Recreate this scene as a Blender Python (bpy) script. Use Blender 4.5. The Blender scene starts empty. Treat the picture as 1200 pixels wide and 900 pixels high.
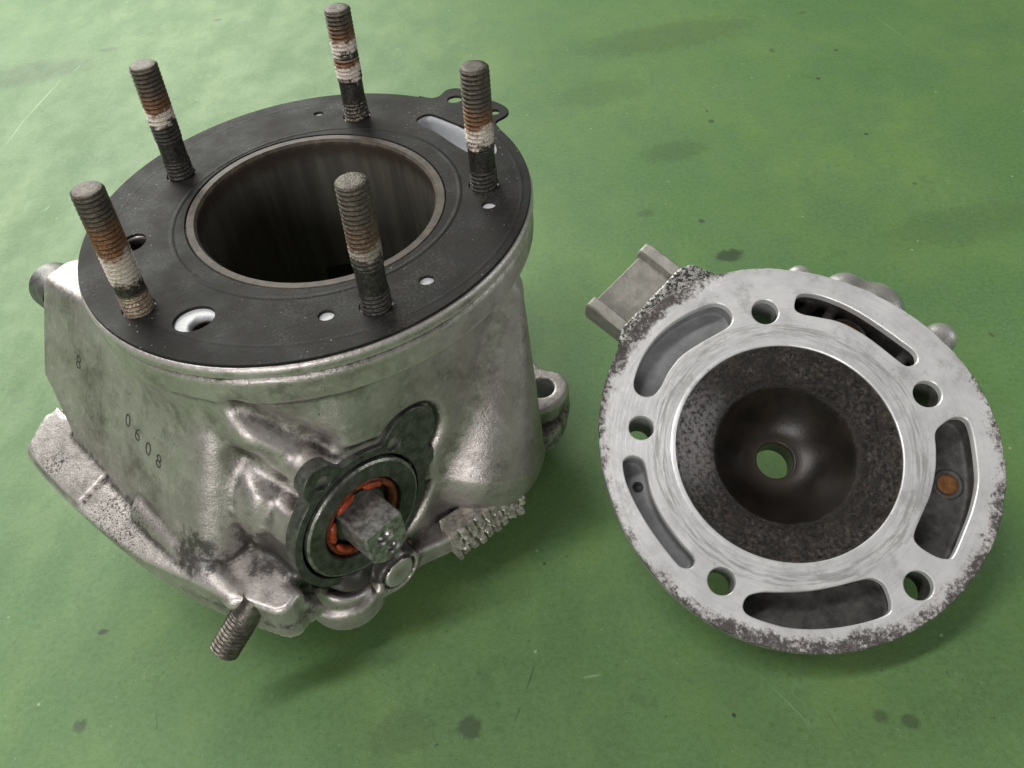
import bpy, math, numpy as np
from mathutils import Matrix, Vector, noise as mnoise
from mathutils.geometry import tessellate_polygon
from mathutils.bvhtree import BVHTree

# ------------------------------------------------------------------ camera
SC = bpy.context.scene
COL = SC.collection
MM = 0.001
DECK = 105.0                                   # deck height of the cylinder above the bench, mm
cd = bpy.data.cameras.new('camera'); cam = bpy.data.objects.new('camera', cd); COL.objects.link(cam)
CAMPOS = (65.8, -212.4, 143.3 + DECK)
SC.camera = cam
cd.sensor_width = 36.0; cd.lens = 1082.29 / 1200 * 36
cd.clip_start = 0.01; cd.clip_end = 50
CX = Vector((0.99650, 0.0, -0.08360)); CN = Vector((-0.08340, -0.69484, -0.71431))
E_CAM = None                                    # set below
def cam_matrix():
    z = np.array([-0.08339945, -0.69483964, -0.71431254]); x = np.array([1., 0, 0]); x -= (x @ z) * z; x /= np.linalg.norm(x)
    y = np.cross(z, x); W = np.c_[x, y, z]      # bench axes seen from the lens
    r, u, b = W[0], -W[1], -W[2]
    M = Matrix.Identity(4)
    for i in range(3):
        M[i][0], M[i][1], M[i][2] = r[i], u[i], b[i]
        M[i][3] = CAMPOS[i] * MM
    return M
cam.matrix_world = cam_matrix()

# ------------------------------------------------------------------ light
world = bpy.data.worlds.new('World'); SC.world = world; world.use_nodes = True
wn = world.node_tree; bg = wn.nodes['Background']
bg.inputs['Color'].default_value = (1.0, 1.0, 0.97, 1); bg.inputs['Strength'].default_value = 0.11
def area(name, loc, target, size, sizey, power, color):
    l = bpy.data.lights.new(name, 'AREA'); l.shape = 'RECTANGLE'; l.size = size; l.size_y = sizey
    l.energy = power; l.color = color
    o = bpy.data.objects.new(name, l); COL.objects.link(o); o.location = loc
    o.rotation_euler = (Vector(target) - Vector(loc)).to_track_quat('-Z', 'Y').to_euler()
    return o
area('window_light', (-0.62, 0.92, 0.66), (-0.05, 0.2, 0), 1.1, 0.6, 18, (0.99, 1.0, 0.94))
area('ceiling_light', (-0.45, -0.20, 1.25), (0.02, 0, 0), 0.12, 0.9, 9, (1.0, 0.98, 0.96))
area('side_window_light', (1.05, 0.05, 0.34), (0.1, 0, 0), 0.3, 0.3, 1.3, (0.96, 0.98, 1.0))
area('front_fill_light', (-0.25, -1.2, 0.5), (0, 0, 0.05), 0.55, 0.4, 7.2, (1.0, 0.97, 0.96))  # added fill from the camera side to lift the casting's front
SC.view_settings.view_transform = 'Standard'; SC.view_settings.look = 'None'
SC.view_settings.exposure = 0.0; SC.view_settings.gamma = 1.0
SC.render.resolution_x = 1024; SC.render.resolution_y = 768
SC.render.engine = 'CYCLES'

# ------------------------------------------------------------------ node helpers
class NT:
    def __init__(s, name):
        s.m = bpy.data.materials.new(name); s.m.use_nodes = True; s.t = s.m.node_tree; s.n = s.t.nodes
        s.b = s.n['Principled BSDF']; s.tc = s.n.new('ShaderNodeTexCoord')
        mp = s.n.new('ShaderNodeVectorMath'); mp.operation = 'SCALE'; mp.inputs['Scale'].default_value = 1000
        s.t.links.new(s.tc.outputs['Object'], mp.inputs[0]); s.P = mp.outputs[0]      # object position in mm
    def L(s, a, b): s.t.links.new(a, b)
    def put(s, inp, v):
        if hasattr(v, 'is_output') or isinstance(v, bpy.types.NodeSocket): s.L(v, inp)
        else: inp.default_value = v
    def math(s, op, a, b=None, c=None, clamp=False):
        n = s.n.new('ShaderNodeMath'); n.operation = op; n.use_clamp = clamp
        s.put(n.inputs[0], a)
        if b is not None: s.put(n.inputs[1], b)
        if c is not None: s.put(n.inputs[2], c)
        return n.outputs[0]
    def noise(s, scale, detail=4, rough=0.6, vec=None, off=(0, 0, 0), stretch=(1, 1, 1), dist=0.0):
        mp = s.n.new('ShaderNodeMapping'); mp.inputs['Location'].default_value = off; mp.inputs['Scale'].default_value = stretch
        s.L(vec or s.P, mp.inputs[0])
        n = s.n.new('ShaderNodeTexNoise'); n.inputs['Scale'].default_value = scale; n.inputs['Detail'].default_value = detail
        n.inputs['Roughness'].default_value = rough; n.inputs['Distortion'].default_value = dist
        s.L(mp.outputs[0], n.inputs['Vector']); return n.outputs['Fac']
    def ramp(s, v, a, b, lo=0.0, hi=1.0):
        n = s.n.new('ShaderNodeMapRange'); n.interpolation_type = 'SMOOTHSTEP'
        s.put(n.inputs[0], v); n.inputs[1].default_value = a; n.inputs[2].default_value = b
        n.inputs[3].default_value = lo; n.inputs[4].default_value = hi; return n.outputs[0]
    def mix(s, f, a, b, mode='MIX'):
        n = s.n.new('ShaderNodeMix'); n.data_type = 'RGBA'; n.blend_type = mode
        s.put(n.inputs[0], f)
        for i, v in ((6, a), (7, b)):
            if isinstance(v, tuple): v = (*v, 1) if len(v) == 3 else v
            s.put(n.inputs[i], v)
        return n.outputs[2]
    def attr(s, name):
        n = s.n.new('ShaderNodeAttribute'); n.attribute_name = name; return n.outputs['Fac']
    def sep(s):
        n = s.n.new('ShaderNodeSeparateXYZ'); s.L(s.P, n.inputs[0]); return n.outputs
    def rand(s):
        n = s.n.new('ShaderNodeObjectInfo'); return n.outputs['Random']
    def spot(s, x, y, r, soft=0.6, wob=0.0, sx=1, sy=1, rot=0.0):
        """mask 1 inside a blot at x,y (mm), ragged edge"""
        o = s.sep(); c, q = math.cos(rot), math.sin(rot)
        dx = s.math('SUBTRACT', o[0], x); dy = s.math('SUBTRACT', o[1], y)
        u = s.math('ADD', s.math('MULTIPLY', dx, c), s.math('MULTIPLY', dy, q))
        v = s.math('SUBTRACT', s.math('MULTIPLY', dy, c), s.math('MULTIPLY', dx, q))
        u = s.math('DIVIDE', u, sx); v = s.math('DIVIDE', v, sy)
        d = s.math('SQRT', s.math('ADD', s.math('MULTIPLY', u, u), s.math('MULTIPLY', v, v)))
        if wob:
            d = s.math('ADD', d, s.math('MULTIPLY', s.math('SUBTRACT', s.noise(0.9 / max(r, 1) + 0.12, 4), 0.5), wob * r))
        return s.ramp(d, r * (1 - soft), r * (1 + soft * 0.4), 1, 0)
    def bump(s, h, strength=0.3, dist=0.0005, prev=None):
        n = s.n.new('ShaderNodeBump'); n.inputs['Strength'].default_value = strength; n.inputs['Distance'].default_value = dist
        s.L(h, n.inputs['Height'])
        if prev: s.L(prev, n.inputs['Normal'])
        s.L(n.outputs[0], s.b.inputs['Normal']); return n.outputs[0]
    def set(s, **k):
        for key, v in k.items():
            i = s.b.inputs[{'color': 'Base Color', 'rough': 'Roughness', 'metal': 'Metallic', 'spec': 'Specular IOR Level', 'coat': 'Coat Weight', 'coatr': 'Coat Roughness'}[key]]
            if isinstance(v, tuple) and len(v) == 3: v = (*v, 1)
            s.put(i, v)
        return s.m

# ------------------------------------------------------------------ materials
def mat_bench():
    t = NT('green_bench')
    big = t.noise(0.010, 6, 0.65); mid = t.noise(0.045, 7, 0.7, stretch=(1, 0.6, 1)); fine = t.noise(0.55, 6, 0.75); grit = t.noise(2.2, 3, 0.7)
    c = t.mix(t.ramp(big, 0.32, 0.68), (0.098, 0.205, 0.060), (0.148, 0.252, 0.072))
    c = t.mix(t.ramp(mid, 0.38, 0.62, 0, 0.5), c, (0.082, 0.170, 0.066))
    c = t.mix(t.ramp(t.noise(0.022, 6, 0.7, off=(70, 9, 0)), 0.5, 0.66, 0, 0.55), c, (0.118, 0.225, 0.075))
    c = t.mix(t.ramp(fine, 0.42, 0.66, 0, 0.42), c, (0.15, 0.27, 0.125))
    c = t.mix(t.ramp(fine, 0.48, 0.30, 0, 0.45), c, (0.055, 0.125, 0.045))
    c = t.mix(t.ramp(grit, 0.42, 0.28, 0, 0.5), c, (0.035, 0.085, 0.03))
    c = t.mix(t.ramp(t.noise(1.1, 4, 0.8, off=(44, 4, 0)), 0.60, 0.70, 0, 0.35), c, (0.24, 0.36, 0.18))
    # worn hair-thin pale scuffs
    sc = t.noise(0.10, 8, 0.6, off=(5, 55, 0), dist=1.2)
    c = t.mix(t.math('MULTIPLY', t.ramp(t.math('ABSOLUTE', t.math('SUBTRACT', sc, 0.5)), 0.0, 0.012, 0.34, 0), t.ramp(big, 0.45, 0.6)), c, (0.22, 0.37, 0.15))
    for scl, k, col, lo, hi in ((0.075, 0.55, (0.45, 0.58, 0.38), 0.02, 0.05), (0.16, 0.35, (0.30, 0.45, 0.24), 0.03, 0.07), (0.045, 0.75, (0.02, 0.035, 0.018), 0.016, 0.036), (0.13, 0.45, (0.035, 0.07, 0.03), 0.03, 0.07)):
        mp = t.n.new('ShaderNodeMapping'); mp.inputs['Location'].default_value = (scl * 900, 3, 0); t.L(t.P, mp.inputs[0])
        v = t.n.new('ShaderNodeTexVoronoi'); v.inputs['Scale'].default_value = scl; t.L(mp.outputs[0], v.inputs['Vector'])
        w = t.math('ADD', v.outputs['Distance'], t.math('MULTIPLY', t.math('SUBTRACT', fine, 0.5), 0.06))
        c = t.mix(t.math('MULTIPLY', t.ramp(w, lo, hi, 1, 0), k), c, col)
    sm = t.noise(0.03, 7, 0.75, off=(9, 77, 0))
    c = t.mix(t.ramp(sm, 0.58, 0.76, 0, 0.5), c, (0.045, 0.10, 0.045))
    wn_ = t.math('ADD', t.math('MULTIPLY', t.math('SUBTRACT', t.noise(0.25, 6, 0.75, off=(2, 4, 0)), 0.5), 1.6), 0.0)
    def blot(x, y, r, sx, sy, rot, soft, wob):
        o = t.sep(); cc, q = math.cos(rot), math.sin(rot)
        dx = t.math('SUBTRACT', o[0], x); dy = t.math('SUBTRACT', o[1], y)
        u = t.math('DIVIDE', t.math('ADD', t.math('MULTIPLY', dx, cc), t.math('MULTIPLY', dy, q)), r * sx)
        v = t.math('DIVIDE', t.math('SUBTRACT', t.math('MULTIPLY', dy, cc), t.math('MULTIPLY', dx, q)), r * sy)
        d = t.math('SQRT', t.math('ADD', t.math('MULTIPLY', u, u), t.math('MULTIPLY', v, v)))
        d = t.math('ADD', d, t.math('MULTIPLY', wn_, wob)); return t.ramp(d, 1 - soft, 1 + soft * 0.5, 1, 0)
    for (x, y, r, sx, sy, rot, k) in BENCH_SPOTS: c = t.mix(t.math('MULTIPLY', blot(x, y, r, sx, sy, rot, 0.42, 1.1), k), c, (0.030, 0.040, 0.024))
    for (x, y, r, sx, sy, rot, k) in BENCH_DARK_LINES: c = t.mix(t.math('MULTIPLY', blot(x, y, r, sx, sy, rot, 0.5, 2.2), k), c, (0.025, 0.045, 0.022))
    for (x, y, r, sx, sy, rot, k) in BENCH_SCRATCH: c = t.mix(t.math('MULTIPLY', blot(x, y, r, sx, sy, rot, 0.5, 1.0), k), c, (0.42, 0.60, 0.36))
    t.bump(t.math('ADD', t.math('MULTIPLY', fine, 0.6), t.math('MULTIPLY', grit, 0.35)), 0.35, 0.0005)
    return t.set(color=c, rough=t.ramp(mid, 0.3, 0.7, 0.46, 0.6), spec=0.5)

def mat_cast(name='cast_aluminium', base=(0.53, 0.49, 0.475), dirt_crease=0.9, metal=0.66):
    t = NT(name)
    a = t.noise(0.06, 6, 0.65); b = t.noise(0.35, 6, 0.7); g = t.noise(1.6, 3, 0.6); s = t.noise(0.12, 7, 0.75, off=(31, 5, 9))
    c = t.mix(t.ramp(a, 0.3, 0.72), (base[0] * 0.72, base[1] * 0.71, base[2] * 0.69), base)
    c = t.mix(t.ramp(b, 0.5, 0.74, 0, 0.5), c, (base[0] * 1.35, base[1] * 1.33, base[2] * 1.3))
    c = t.mix(t.ramp(s, 0.48, 0.72, 0, 0.62 * dirt_crease), c, (0.13, 0.112, 0.092))
    s2 = t.noise(0.035, 6, 0.7, off=(3, 50, 9)); c = t.mix(t.math('MULTIPLY', t.ramp(s2, 0.50, 0.66, 0, 0.6 * dirt_crease), t.ramp(b, 0.35, 0.55)), c, (0.07, 0.06, 0.045))
    sp = t.noise(0.8, 4, 0.7, off=(3, 8, 1))
    c = t.mix(t.ramp(sp, 0.64, 0.7, 0, 0.75 * dirt_crease), c, (0.035, 0.03, 0.025))
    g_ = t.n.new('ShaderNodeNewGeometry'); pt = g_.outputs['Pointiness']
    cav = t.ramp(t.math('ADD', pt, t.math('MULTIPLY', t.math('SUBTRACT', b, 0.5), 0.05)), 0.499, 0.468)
    c = t.mix(t.math('MULTIPLY', cav, 0.95 * dirt_crease), c, (0.045, 0.036, 0.028))  # concave creases mixed darker by curvature
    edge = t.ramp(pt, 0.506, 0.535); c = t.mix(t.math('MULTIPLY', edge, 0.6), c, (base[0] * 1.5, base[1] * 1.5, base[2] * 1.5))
    oil = t.attr('oil'); pit = t.attr('pit'); clean = t.attr('clean')
    ragged = t.math('ADD', oil, t.math('MULTIPLY', t.math('SUBTRACT', t.noise(0.3, 6, 0.75), 0.5), 0.9))
    om = t.ramp(ragged, 0.38, 0.62)
    c = t.mix(t.math('MULTIPLY', om, 0.93), c, (0.028, 0.026, 0.022))
    pr = t.ramp(t.math('ADD', t.math('MULTIPLY', pit, 0.22), t.noise(1.1, 4, 0.7, off=(7, 7, 7))), 0.68, 0.76)
    c = t.mix(t.math('MULTIPLY', pr, t.math('MINIMUM', pit, 1.0)), c, (0.03, 0.028, 0.025))
    c = t.mix(clean, c, (0.66, 0.67, 0.69))
    h = t.math('ADD', t.math('MULTIPLY', g, 0.5), t.math('MULTIPLY', b, 0.8))
    h = t.math('SUBTRACT', h, t.math('MULTIPLY', pr, 0.3))
    t.bump(h, 0.42, 0.0005)
    t.set(coat=t.ramp(a, 0.35, 0.7, 0.0, 0.45 * dirt_crease), coatr=0.3)
    r = t.math('SUBTRACT', t.ramp(b, 0.3, 0.7, 0.33, 0.46), t.math('MULTIPLY', om, 0.08))
    return t.set(color=c, rough=r, metal=t.math('MULTIPLY', t.math('MULTIPLY', t.math('SUBTRACT', 1.0, om), t.math('SUBTRACT', 1.0, clean)), metal))

def mat_gasket():
    t = NT('black_gasket')
    a = t.noise(0.08, 5, 0.6); b = t.noise(0.9, 5, 0.7)
    c = t.mix(t.ramp(a, 0.3, 0.7), (0.007, 0.007, 0.007), (0.018, 0.016, 0.014))
    c = t.mix(t.ramp(t.noise(0.11, 6, 0.7, off=(5, 1, 0)), 0.55, 0.75, 0, 0.6), c, (0.04, 0.028, 0.02))
    v = t.n.new('ShaderNodeTexVoronoi'); v.inputs['Scale'].default_value = 0.55; t.L(t.P, v.inputs['Vector'])
    near = t.ramp(t.noise(0.05, 3, 0.5, off=(20, 60, 0)), 0.5, 0.62)
    c = t.mix(t.math('MULTIPLY', t.ramp(v.outputs['Distance'], 0.06, 0.14, 1, 0), near), c, (0.33, 0.32, 0.30))
    c = t.mix(t.ramp(b, 0.66, 0.74, 0, 0.35), c, (0.12, 0.115, 0.11))
    dust = t.math('MULTIPLY', t.ramp(t.noise(0.045, 6, 0.7, off=(2, 33, 0)), 0.46, 0.64), t.ramp(t.noise(1.4, 4, 0.7), 0.42, 0.62))
    c = t.mix(t.math('MULTIPLY', dust, 0.55), c, (0.075, 0.070, 0.064))
    fs = t.ramp(t.noise(2.0, 3, 0.7, off=(6, 6, 0)), 0.66, 0.72)
    loc = t.math('MAXIMUM', t.spot(-6, -49, 9, 0.7, 0.5, 2.2), t.math('MAXIMUM', t.spot(41, -17, 8, 0.7, 0.5), t.spot(-46, 8, 7, 0.7, 0.5)))
    c = t.mix(t.math('MULTIPLY', t.math('MULTIPLY', fs, loc), 0.8), c, (0.35, 0.34, 0.32))
    # printed bead ring pressed round the bore
    o = t.sep(); rr = t.math('SQRT', t.math('ADD', t.math('MULTIPLY', o[0], o[0]), t.math('MULTIPLY', o[1], o[1])))
    bead = t.ramp(t.math('ABSOLUTE', t.math('SUBTRACT', rr, 39.6)), 0.0, 0.9, 1, 0)
    bead2 = t.ramp(t.math('ABSOLUTE', t.math('SUBTRACT', rr, 56.5)), 0.0, 0.8, 1, 0)
    t.bump(t.math('ADD', t.math('ADD', t.math('MULTIPLY', b, 0.5), bead), t.math('MULTIPLY', bead2, 0.25)), 0.5, 0.0004)
    return t.set(color=c, rough=t.ramp(a, 0.3, 0.7, 0.55, 0.7), spec=0.22)

def mat_sleeve():
    t = NT('browned_sleeve')
    a = t.noise(0.3, 6, 0.7); o = t.sep()
    c = t.mix(t.ramp(a, 0.35, 0.7), (0.040, 0.030, 0.022), (0.10, 0.075, 0.054))
    st = t.noise(0.25, 4, 0.6, stretch=(1, 1, 0.08))
    wall = t.mix(t.ramp(st, 0.3, 0.7), (0.055, 0.051, 0.042), (0.10, 0.093, 0.076))
    wall = t.mix(t.ramp(t.math('ADD', o[2], t.math('MULTIPLY', a, 6)), -4, 1, 0, 0.85), wall, (0.035, 0.022, 0.014))
    c = t.mix(t.ramp(o[2], -1.2, -0.4), wall, c)
    t.bump(a, 0.2, 0.0003)
    return t.set(color=c, rough=0.55, metal=0.1)

def mat_stud():
    t = NT('rusty_stud_steel')
    o = t.sep(); r = t.rand()
    wv = t.n.new('ShaderNodeVectorMath'); wv.operation = 'ADD'; t.L(t.P, wv.inputs[0])
    cmb = t.n.new('ShaderNodeCombineXYZ'); t.L(t.math('MULTIPLY', r, 130), cmb.inputs[0]); t.L(cmb.outputs[0], wv.inputs[1]); Q = wv.outputs[0]
    n2 = t.noise(1.1, 5, 0.75, vec=Q); nf = t.noise(2.6, 3, 0.7, vec=Q); n3 = t.noise(0.28, 5, 0.75, vec=Q)
    wc, ww, ws, rh, rs = (t.attr(k) for k in ('wc', 'ww', 'ws', 'rh', 'rs'))
    z = t.math('ADD', o[2], t.math('ADD', t.math('MULTIPLY', t.math('SUBTRACT', n3, 0.5), 12.0), t.math('MULTIPLY', t.math('SUBTRACT', n2, 0.5), 4.0)))
    steel = t.mix(t.ramp(n2, 0.3, 0.7), (0.040, 0.034, 0.029), (0.15, 0.125, 0.10))
    black = t.mix(t.ramp(n2, 0.3, 0.7), (0.024, 0.023, 0.021), (0.095, 0.09, 0.080))
    c = t.mix(t.ramp(t.math('SUBTRACT', z, t.math('SUBTRACT', wc, ww)), -0.5, 1.0, 1, 0), steel, black)
    rust = t.mix(t.ramp(nf, 0.35, 0.65), (0.09, 0.04, 0.02), (0.34, 0.165, 0.075))
    rb = t.math('MULTIPLY', t.ramp(t.math('SUBTRACT', z, wc), -2.5, 0.5), t.ramp(t.math('SUBTRACT', z, rh), 2.5, -2.5))
    c = t.mix(t.math('MULTIPLY', t.math('MULTIPLY', rb, rs), t.ramp(n2, 0.30, 0.52, 0.25, 1)), c, rust)
    crust = t.mix(t.ramp(nf, 0.3, 0.6), (0.40, 0.27, 0.17), (0.80, 0.76, 0.70))
    dist = t.math('DIVIDE', t.math('ABSOLUTE', t.math('SUBTRACT', z, wc)), ww)
    cm = t.math('MULTIPLY', t.ramp(t.math('ADD', dist, t.math('MULTIPLY', t.math('SUBTRACT', nf, 0.5), 2.2)), 1.15, 0.75), ws)
    c = t.mix(cm, c, crust)
    low = t.math('MULTIPLY', t.ramp(o[2], 7.5, 5.5), t.ramp(t.math('ADD', n2, t.math('MULTIPLY', t.attr('crusty'), 0.25)), 0.55, 0.70))
    c = t.mix(low, c, t.mix(t.ramp(nf, 0.4, 0.6), (0.20, 0.12, 0.07), (0.55, 0.48, 0.38)))
    t.bump(t.math('ADD', n2, nf), 0.5, 0.0004)
    return t.set(color=c, rough=t.ramp(cm, 0, 1, 0.34, 0.8), metal=t.math('MULTIPLY', t.math('SUBTRACT', 1, cm), 0.6))

def mat_head_face():
    t = NT('machined_head_face')
    o = t.sep(); rr = t.math('SQRT', t.math('ADD', t.math('MULTIPLY', o[0], o[0]), t.math('MULTIPLY', o[1], o[1])))
    dx = t.math('SUBTRACT', o[0], -2.3); dy = t.math('SUBTRACT', o[1], -2.7)
    ro = t.math('SQRT', t.math('ADD', t.math('MULTIPLY', dx, dx), t.math('MULTIPLY', dy, dy)))
    a = t.noise(0.07, 6, 0.65); b = t.noise(0.5, 6, 0.7)
    cmb = t.n.new('ShaderNodeCombineXYZ'); t.L(t.math('MULTIPLY', rr, 1.0), cmb.inputs[0]); t.L(t.math('MULTIPLY', t.math('ARCTAN2', o[1], o[0]), 3.0), cmb.inputs[1])
    ring = t.noise(1.1, 5, 0.7, vec=cmb.outputs[0])
    c = t.mix(t.ramp(a, 0.3, 0.7), (0.68, 0.675, 0.68), (0.89, 0.89, 0.89))
    c = t.mix(t.ramp(ring, 0.5, 0.75, 0, 0.32), c, (0.36, 0.355, 0.36))
    near = t.ramp(t.math('ABSOLUTE', t.math('SUBTRACT', rr, 37.0)), 0.5, 4.0, 1, 0)
    c = t.mix(t.math('MULTIPLY', near, t.ramp(ring, 0.42, 0.6, 0, 0.55)), c, (0.24, 0.23, 0.22))
    c = t.mix(t.ramp(t.noise(0.16, 6, 0.7, off=(50, 2, 0)), 0.58, 0.72, 0, 0.45), c, (0.50, 0.43, 0.36))
    gs = t.ramp(t.noise(0.055, 7, 0.75, off=(61, 7, 0)), 0.53, 0.66); c = t.mix(t.math('MULTIPLY', gs, 0.5), c, (0.36, 0.345, 0.335))
    ds = t.ramp(t.noise(0.22, 6, 0.8, off=(61, 70, 0)), 0.63, 0.70); c = t.mix(t.math('MULTIPLY', ds, 0.6), c, (0.13, 0.11, 0.10))
    # grime that creeps in from the rim, heaviest on the side away from the elbow
    ang = t.math('ADD', t.math('ADD', t.math('MULTIPLY', o[0], -0.016), t.math('MULTIPLY', o[1], 0.008)), t.math('MULTIPLY', t.ramp(o[0], 40, 60), 1.0))
    e = t.math('ADD', ro, t.math('MULTIPLY', ang, 3.2))
    e = t.math('ADD', e, t.math('MULTIPLY', t.math('SUBTRACT', t.noise(0.15, 6, 0.7), 0.5), 11))
    em = t.ramp(e, 51.5, 60.5)
    spk = t.math('ADD', t.math('MULTIPLY', t.noise(0.9, 6, 0.8, off=(2, 2, 2)), 0.6), t.math('MULTIPLY', t.noise(0.13, 4, 0.6, off=(12, 2, 2)), 0.4)); speck = t.ramp(t.math('ADD', spk, t.math('MULTIPLY', em, 0.12)), 0.53, 0.63)
    c = t.mix(t.math('MULTIPLY', em, 0.6), c, (0.40, 0.36, 0.34))
    c = t.mix(t.math('MULTIPLY', t.ramp(em, 0.2, 0.8), t.ramp(t.noise(0.35, 6, 0.8, off=(22, 2, 2)), 0.45, 0.6, 0, 0.7)), c, (0.20, 0.17, 0.155))
    c = t.mix(t.math('MULTIPLY', speck, t.ramp(em, 0.05, 0.6, 0, 0.92)), c, (0.055, 0.045, 0.040))
    scr = t.noise(1.2, 3, 0.5, stretch=(0.05, 1.2, 1), off=(4, 4, 4))
    c = t.mix(t.ramp(scr, 0.62, 0.68, 0, 0.12), c, (0.8, 0.8, 0.82))
    pn = t.ramp(t.noise(1.3, 3, 0.6, off=(8, 1, 0)), 0.72, 0.76)
    c = t.mix(t.math('MULTIPLY', pn, 0.7), c, (0.08, 0.06, 0.05))
    h = t.math('ADD', t.math('MULTIPLY', ring, 0.5), t.math('MULTIPLY', b, 0.3))
    h = t.math('SUBTRACT', h, t.math('MULTIPLY', t.math('MULTIPLY', speck, em), 1.0))
    t.bump(h, 0.35, 0.0004)
    return t.set(color=c, rough=t.ramp(em, 0, 1, 0.34, 0.6), metal=t.ramp(em, 0, 1, 0.38, 0.2))

def mat_carbon():
    t = NT('carbon_crust')
    o = t.sep(); rr = t.math('SQRT', t.math('ADD', t.math('MULTIPLY', o[0], o[0]), t.math('MULTIPLY', o[1], o[1])))
    a = t.noise(0.12, 5, 0.6); b = t.noise(0.8, 6, 0.75); f = t.noise(1.5, 4, 0.75)
    band = t.ramp(t.math('ADD', rr, t.math('MULTIPLY', t.math('SUBTRACT', b, 0.5), 3)), 19.0, 24.5)
    c = t.mix(t.ramp(a, 0.3, 0.7), (0.008, 0.0065, 0.005), (0.022, 0.016, 0.012))
    rim = t.mix(t.ramp(b, 0.43, 0.68), (0.007, 0.006, 0.005), (0.115, 0.095, 0.08))
    rim = t.mix(t.ramp(t.noise(0.16, 5, 0.65, off=(8, 8, 0)), 0.4, 0.62, 0, 0.8), rim, (0.014, 0.011, 0.009))
    rim = t.mix(t.ramp(t.noise(0.22, 4, 0.65, off=(18, 8, 0)), 0.56, 0.68, 0, 0.5), rim, (0.10, 0.068, 0.045))
    c = t.mix(band, c, rim)
    c = t.mix(t.ramp(rr, 5, 13, 0.35, 0), c, (0.07, 0.055, 0.045))
    grey = t.math('MULTIPLY', t.math('MULTIPLY', band, t.spot(24.5, 16, 17, 0.7, 0.4)), t.ramp(b, 0.42, 0.5, 0.15, 1))  # lit left side of the squish band put into the colour
    c = t.mix(t.math('MULTIPLY', grey, 0.75), c, (0.26, 0.25, 0.25))
    fl = t.math('MULTIPLY', t.ramp(f, 0.65, 0.70), band)
    c = t.mix(t.math('MULTIPLY', fl, 0.7), c, (0.55, 0.52, 0.47))
    t.bump(t.math('ADD', t.math('MULTIPLY', b, t.ramp(band, 0, 1, 0.12, 1.0)), t.math('MULTIPLY', f, t.ramp(band, 0, 1, 0.05, 0.5))), 0.8, 0.0009)
    return t.set(color=c, rough=t.ramp(band, 0, 1, 0.33, 0.38), metal=0.1)

def mat_plain(name, col, rough=0.4, metal=0.0, var=0.3, scale=0.5, bump=0.2, col2=None, spec=0.5):
    t = NT(name); a = t.noise(scale, 6, 0.7)
    c = t.mix(t.ramp(a, 0.3, 0.7), tuple(v * (1 - var) for v in col), col2 or tuple(min(1, v * (1 + var)) for v in col))
    t.bump(a, bump, 0.0004)
    return t.set(color=c, rough=rough, metal=metal, spec=spec)

# ------------------------------------------------------------------ mesh helpers
def link(name, verts, faces, mat, parent=None, smooth=True, label=None, mw=None):
    me = bpy.data.meshes.new(name)
    V = np.asarray(verts, dtype=np.float32) * MM
    F = np.asarray(faces) if not isinstance(faces, list) else faces
    if isinstance(F, np.ndarray) and F.ndim == 2:
        k = F.shape[1]
        me.vertices.add(len(V)); me.vertices.foreach_set('co', V.ravel())
        me.loops.add(F.size); me.loops.foreach_set('vertex_index', F.astype(np.int32).ravel())
        me.polygons.add(len(F)); me.polygons.foreach_set('loop_start', np.arange(0, F.size, k, dtype=np.int32))
        me.update(calc_edges=True)
    else:
        me.from_pydata([tuple(v) for v in V.tolist()], [], faces)
    if smooth: me.polygons.foreach_set('use_smooth', [True] * len(me.polygons))
    me.validate(); me.update()
    me.materials.append(mat)
    o = bpy.data.objects.new(name, me); COL.objects.link(o)
    if parent: o.parent = parent
    if mw is not None: o.matrix_local = mw
    if label: o['label'] = label
    return o

def empty(name, loc, label, cat, rot=None):
    o = bpy.data.objects.new(name, None); COL.objects.link(o); o.empty_display_size = 0.02
    M = Matrix.Translation(Vector(loc) * MM)
    if rot is not None: M = M @ rot.to_4x4()
    o.matrix_world = M; o['label'] = label; o['category'] = cat
    return o

def merge(parts):
    V, F, n = [], [], 0
    for v, f in parts:
        v = np.asarray(v, float); V.append(v); F += [tuple(int(i) + n for i in q) for q in f]; n += len(v)
    return np.concatenate(V), F

def lathe(profile, seg=96, rfun=None, closed=False):
    """profile (r, z) rings about z"""
    a = np.arange(seg) * 2 * np.pi / seg
    V = []
    for r, z in profile:
        k = rfun(a) if rfun else 1.0
        V.append(np.c_[r * np.cos(a) * k, r * np.sin(a) * k, np.full(seg, z)])
    V = np.concatenate(V); F = []
    for i in range(len(profile) - 1):
        for j in range(seg):
            j2 = (j + 1) % seg
            F.append((i * seg + j, i * seg + j2, (i + 1) * seg + j2, (i + 1) * seg + j))
    return V, F

def cap_disc(V, F, ring_start, seg, flip=False):
    idx = list(range(ring_start, ring_start + seg)); F.append(tuple(idx[::-1] if flip else idx))

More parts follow.
